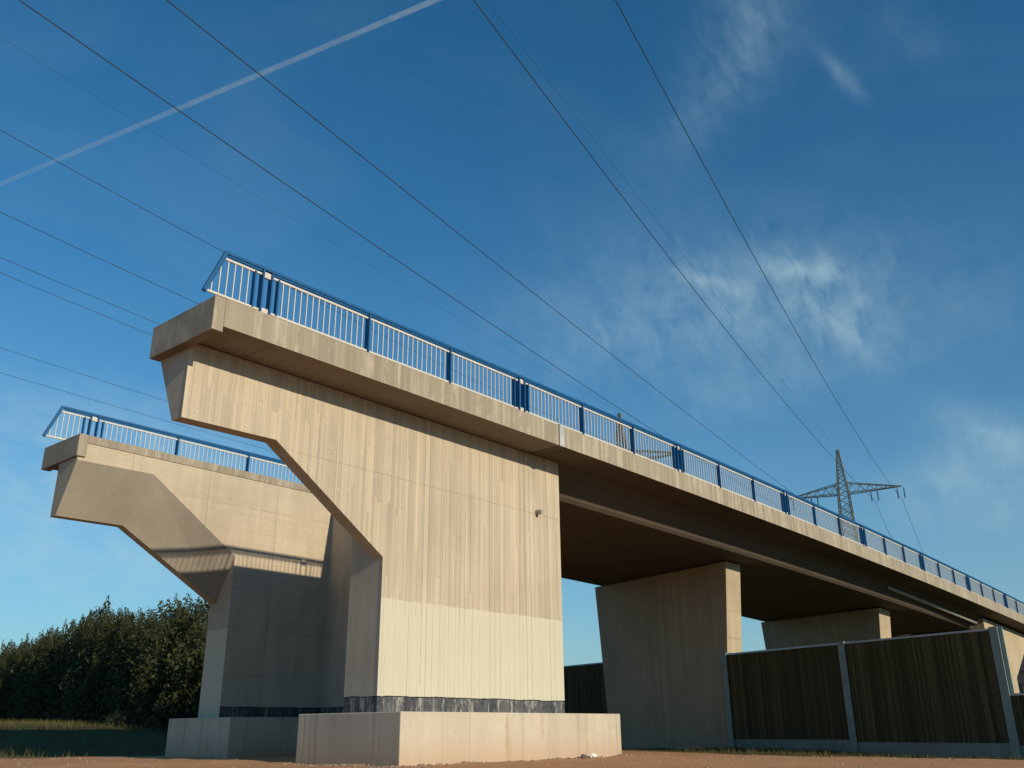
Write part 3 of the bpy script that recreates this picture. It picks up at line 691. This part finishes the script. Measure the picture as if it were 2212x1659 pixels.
# ------------------------------------------------------------------ trees, weeds, grass
def leaf_quad(mb, c, size, d=None):
    d = d or Vector((random.gauss(0, 1), random.gauss(0, 1), random.gauss(0, .7)))
    d.normalize(); x = d.orthogonal().normalized(); x = Matrix.Rotation(random.uniform(0, 6.28), 3, d) @ x; y = d.cross(x)
    a = size * random.uniform(.7, 1.3); b = a * .55; o = len(mb.v)
    mb.v += [tuple(c - x * a), tuple(c - y * b + d * b * .25), tuple(c + x * a), tuple(c + y * b + d * b * .25)]; mb.f.append((o, o + 1, o + 2, o + 3))
def make_tree(seed, H, Wd):
    rd = random.Random(seed); tk = MB(); cr = MB()
    tk.tube([(0, 0, -.4), (rd.uniform(-.1, .1), rd.uniform(-.1, .1), H * .35), (rd.uniform(-.3, .3), rd.uniform(-.3, .3), H * .72)], .16, 8, .05)
    def plume(base, ln, rad, lean, dens):
        for q in range(int(dens)):
            k = rd.random(); w = rad * (0.25 + 0.95 * math.sin(math.pi * min(1, .18 + k * .8))) * (1 - k * .55)
            a = rd.uniform(0, 6.283); rr = w * rd.random() ** .45
            p = base + lean * (k * ln) + Vector((math.cos(a) * rr, math.sin(a) * rr, k * ln + rd.gauss(0, .05)))
            if p.z > .05: leaf_quad(cr, p, .072 if k < .85 else .055)
    for i in range(46):
        k = rd.random() ** .8; z = H * (.02 + .72 * k); prof = 1.0 - .62 * max(0, k - .35) / .65
        a = rd.uniform(0, 6.283); rr = Wd * .5 * prof * rd.random() ** .5
        b = Vector((math.cos(a) * rr, math.sin(a) * rr, z)); ln = rd.uniform(1.1, 2.1); ln = min(ln, H * rd.uniform(.9, 1.04) - z)
        lean = Vector((math.cos(a), math.sin(a), 0)) * rd.uniform(-.05, .3)
        tk.tube([(0, 0, max(.1, z * .5)), b * .6 + Vector((0, 0, z * .25)), b + lean * (ln * .5) + Vector((0, 0, ln * .5)), b + lean * ln * .95 + Vector((0, 0, ln * .95))], .03, 5, .006)
        plume(b, ln, rd.uniform(.42, .72), lean, 190)
    for i in range(420):        # dark inner foliage
        a = rd.uniform(0, 6.283); rr = Wd * .46 * rd.random() ** .5; p = Vector((math.cos(a) * rr, math.sin(a) * rr, H * .62 * rd.random() ** 1.5))
        for q in range(5): leaf_quad(cr, p + Vector((rd.gauss(0, .2), rd.gauss(0, .2), rd.gauss(0, .2))), .12)
    return tk.mesh('trunk', 'bark', True), cr.mesh('crown', 'leaf', fix=False)
protos = [make_tree(11 + i, 6.3, 4.2) for i in range(5)]
TREES = []
v = 104.0; i = 0
while v < 345:
    TREES.append(v); v += 5.5 + v * .012; i += 1
tl = ['dense dark green tree behind the far winged wall, at the end of the tree row', 'dense dark green tree in the hedge-like row left of the far winged wall']
for i, v in enumerate(TREES):
    u = 40.0 + .26 * v + random.uniform(-1.4, 1.4); z = gz(u, v)
    tk, crn = protos[i % 5]
    t = thing('hedge_tree', tl[0] if i == 0 else tl[1], 'tree', P(u, v, z - .1), 'trees in the dense row behind the grass')
    o = link('trunk', tk, t); c_ = link('crown', crn, t)
    top = {True: 17.4 + (v - 112) * .145, False: 22.2 + (v - 145) * .02}[v < 145]
    hs = (top - z) * S / 6.3 * random.uniform(.88, 1.06)
    sx = random.uniform(1.0, 1.3); t.scale = (sx, sx * random.uniform(.9, 1.1), hs); t.rotation_euler = (0, 0, random.uniform(0, 6.28))
def weed(u, v, h, w, n, mat, name, label, cat):
    mb = MB(); base = P(u, v, gz(u, v) - .05)
    for i in range(n):
        a = random.uniform(0, 6.283); r = w * random.random(); ln = h * random.uniform(.5, 1) * (1 - .4 * r / w)
        b0 = Vector((math.cos(a) * r * .4, math.sin(a) * r * .4, 0)); tp = Vector((math.cos(a) * r, math.sin(a) * r, ln)); sd = Vector((-math.sin(a), math.cos(a), 0)) * .012
        mb.v += [tuple(b0 - sd), tuple(b0 + sd), tuple(tp)]; o = len(mb.v); mb.f.append((o - 3, o - 2, o - 1))
        for q in range(5): leaf_quad(mb, b0.lerp(tp, .35 + .14 * q) + Vector((random.gauss(0, .03), random.gauss(0, .03), 0)), .035)
    o = mb.build(name, mat, fix=False); o.location = base; tag(o, label, cat); return o
d = px_dir(250, 1560); D = 138; weed(d.x * D, d.y * D, 1.05, .7, 220, 'weed', 'weed_bush', 'pale grey-green weed bush standing out of the grass before the trees', 'bush')
d = px_dir(330, 1568); D = 136; weed(d.x * D, d.y * D, .45, .8, 200, 'straw', 'grass_tuft', 'mound of dry yellow grass beside the weed bush', 'grass tuft')
gb = MB()
cnt = 0
while cnt < 26000:
    if random.random() < .8:
        v = random.uniform(66, 160); u = random.uniform(18, 80)
        if v + .25 * u < 76 + random.gauss(0, 1.2): continue
    else:
        v = random.uniform(8, 44); u = bu(v) - random.uniform(.3, 12) * random.random() - .3
        if u - .42 * v < 51 + random.gauss(0, 1.5): continue
    if u > 36 and 55 < v < 62.8: continue
    h = random.uniform(.08, .26) * (1.3 if v > 60 else .7); c = P(u, v, gz(u, v) - .03); a = random.uniform(0, 6.283); sd = Vector((math.cos(a), math.sin(a), 0)) * .011
    tp = c + Vector((random.gauss(0, .07), random.gauss(0, .07), h)); o = len(gb.v)
    gb.v += [tuple(c - sd), tuple(c + sd), tuple(tp)]; gb.f.append((o, o + 1, o + 2)); cnt += 1
tag(gb.build('verge_grass', 'grass', fix=False), 'rough sunburnt grass on the bank and along the barrier', 'grass', kind='stuff')

# ------------------------------------------------------------------ small things at the footing
def chunk(name, c, sz, mat, label, cat, seed, flat=1.0):
    rd = random.Random(seed); bm = bmesh.new(); bmesh.ops.create_icosphere(bm, subdivisions=2, radius=1)
    for vtx in bm.verts:
        k = rd.uniform(.7, 1.2); vtx.co = Vector((vtx.co.x * sz[0] * k, vtx.co.y * sz[1] * k, vtx.co.z * sz[2] * k * flat))
    me = bpy.data.meshes.new(name); bm.to_mesh(me); bm.free(); me.materials.append(MT[mat]); o = link(name, me); o.location = c; return tag(o, label, cat)
zf = gz(45.5, 33)
chunk('stone', P(45.0, 33.0, zf + .08), (.10, .07, .06), 'stone', 'dark broken stone lying against the sunlit footing', 'stone', 3)
chunk('plastic_scrap', P(45.9, 33.0, zf + .1), (.13, .06, .055), 'paper', 'crumpled white scrap beside the dark stone at the footing', 'litter', 5)
chunk('stone', P(48.6, 33.0, zf + .03), (.05, .04, .035), 'stone', 'small stone at the corner of the sunlit footing', 'stone', 8)

gv = MB(); rd = random.Random(21)
for i in range(1500):
    u = rd.uniform(12, 62); v = rd.uniform(14, 70)
    if 31 < u < 49.6 and 33.2 < v < 41.3: continue
    if u - .42 * v > 50 or v + .25 * u > 75: continue
    if rd.random() < .35: u, v = rd.choice(((rd.uniform(31, 50), 33.3 - abs(rd.gauss(0, .5))), (31.1 - abs(rd.gauss(0, .5)), rd.uniform(33, 41))))
    c = P(u, v, gz(u, v)); q = rd.uniform(.012, .04); a = rd.uniform(0, 3)
    X_ = Vector((math.cos(a), math.sin(a), 0)) * q; Y_ = Vector((-math.sin(a), math.cos(a), 0)) * q * .7; Z_ = Vector((0, 0, q * .6))
    gv.quadbox([c - X_ - Z_, c - Y_ - Z_, c + X_ - Z_, c + Y_ - Z_], [c - X_ * .6 + Z_, c - Y_ * .7 + Z_, c + X_ * .5 + Z_, c + Y_ * .6 + Z_])
tag(gv.build('gravel', 'gravel', fix=False), 'small stones strewn over the reddish sand round the footings', 'gravel', kind='stuff')
# ------------------------------------------------------------------ far house
d = px_dir(2210, 1450); D = 330; hx = Vector((d.x, d.y)).normalized() * D
hs = thing('house', 'reddish house with dark roof at the right beyond the far abutment', 'house', P(hx.x, hx.y, -1.8))
W, Dp, Hh = 8, 10, 7.0
mb = MB(); mb.quadbox([(-W / 2, -Dp / 2, 0), (W / 2, -Dp / 2, 0), (W / 2, Dp / 2, 0), (-W / 2, Dp / 2, 0)], [(-W / 2, -Dp / 2, Hh), (W / 2, -Dp / 2, Hh), (W / 2, Dp / 2, Hh), (-W / 2, Dp / 2, Hh)]); o = mb.build('wall', 'brick'); o.parent = hs
mb = MB(); mb.quadbox([(-W / 2 - .4, -Dp / 2 - .4, Hh), (W / 2 + .4, -Dp / 2 - .4, Hh), (0, -Dp / 2 - .4, Hh + 3.5)], [(-W / 2 - .4, Dp / 2 + .4, Hh), (W / 2 + .4, Dp / 2 + .4, Hh), (0, Dp / 2 + .4, Hh + 3.5)]); o = mb.build('roof', 'tile'); o.parent = hs
for yy in (-3, 0, 3):
    for zz in (1.2, 4.2):
        mb = MB(); mb.box(-W / 2 - .04, -W / 2 + .02, yy - .5, yy + .5, zz, zz + 1.3); o = mb.build('window', 'glass'); o.parent = hs
        mb = MB(); mb.box(-W / 2 - .07, -W / 2, yy - .6, yy + .6, zz - .1, zz - .02); q = mb.build('sill', 'white'); q.parent = o

# ------------------------------------------------------------------ contrail
def at_alt(x, y, H): d = px_dir(x, y); return d * (H / d.z)
H = 8500.0
pts = []
a, b = at_alt(-1, 398, H), at_alt(940, 0, H); dd = (b - a)
for i in range(41): pts.append(a + dd * (-1.4 + 4.2 * i / 40) + Vector((0, 0, 0)))
M = Mat('contrail_ice', 1.0, 0.0); M.color((0.9, 0.9, 0.9))
lw = M.n('ShaderNodeLayerWeight'); lw.inputs[0].default_value = 0.5
fac = M.math('POWER', M.math('SUBTRACT', 1.0, lw.outputs['Facing']), 2.6)
brk_ = M.ramp(M.noise(0.004, 6, 0.7), 0.3, 0.7, 0.35, 1.0)
fac = M.math('MULTIPLY', M.math('MULTIPLY', fac, brk_), 0.45)
tp = M.n('ShaderNodeBsdfTransparent'); tl_ = M.n('ShaderNodeBsdfTranslucent'); tl_.inputs[0].default_value = (0.9, 0.9, 0.9, 1); ad = M.n('ShaderNodeMixShader'); ad.inputs[0].default_value = 0.4
M.l(M.b.outputs[0], ad.inputs[1]); M.l(tl_.outputs[0], ad.inputs[2])
mx = M.n('ShaderNodeMixShader'); M.l(fac, mx.inputs[0]); M.l(tp.outputs[0], mx.inputs[1]); M.l(ad.outputs[0], mx.inputs[2]); M.l(mx.outputs[0], M.t.nodes['Material Output'].inputs[0])
MT['contrail'] = M.m
mb = MB(); mb.tube(pts, 42, 24); o = mb.build('contrail', 'contrail', smooth=True); tag(o, 'straight white aircraft contrail crossing the blue sky', 'contrail')
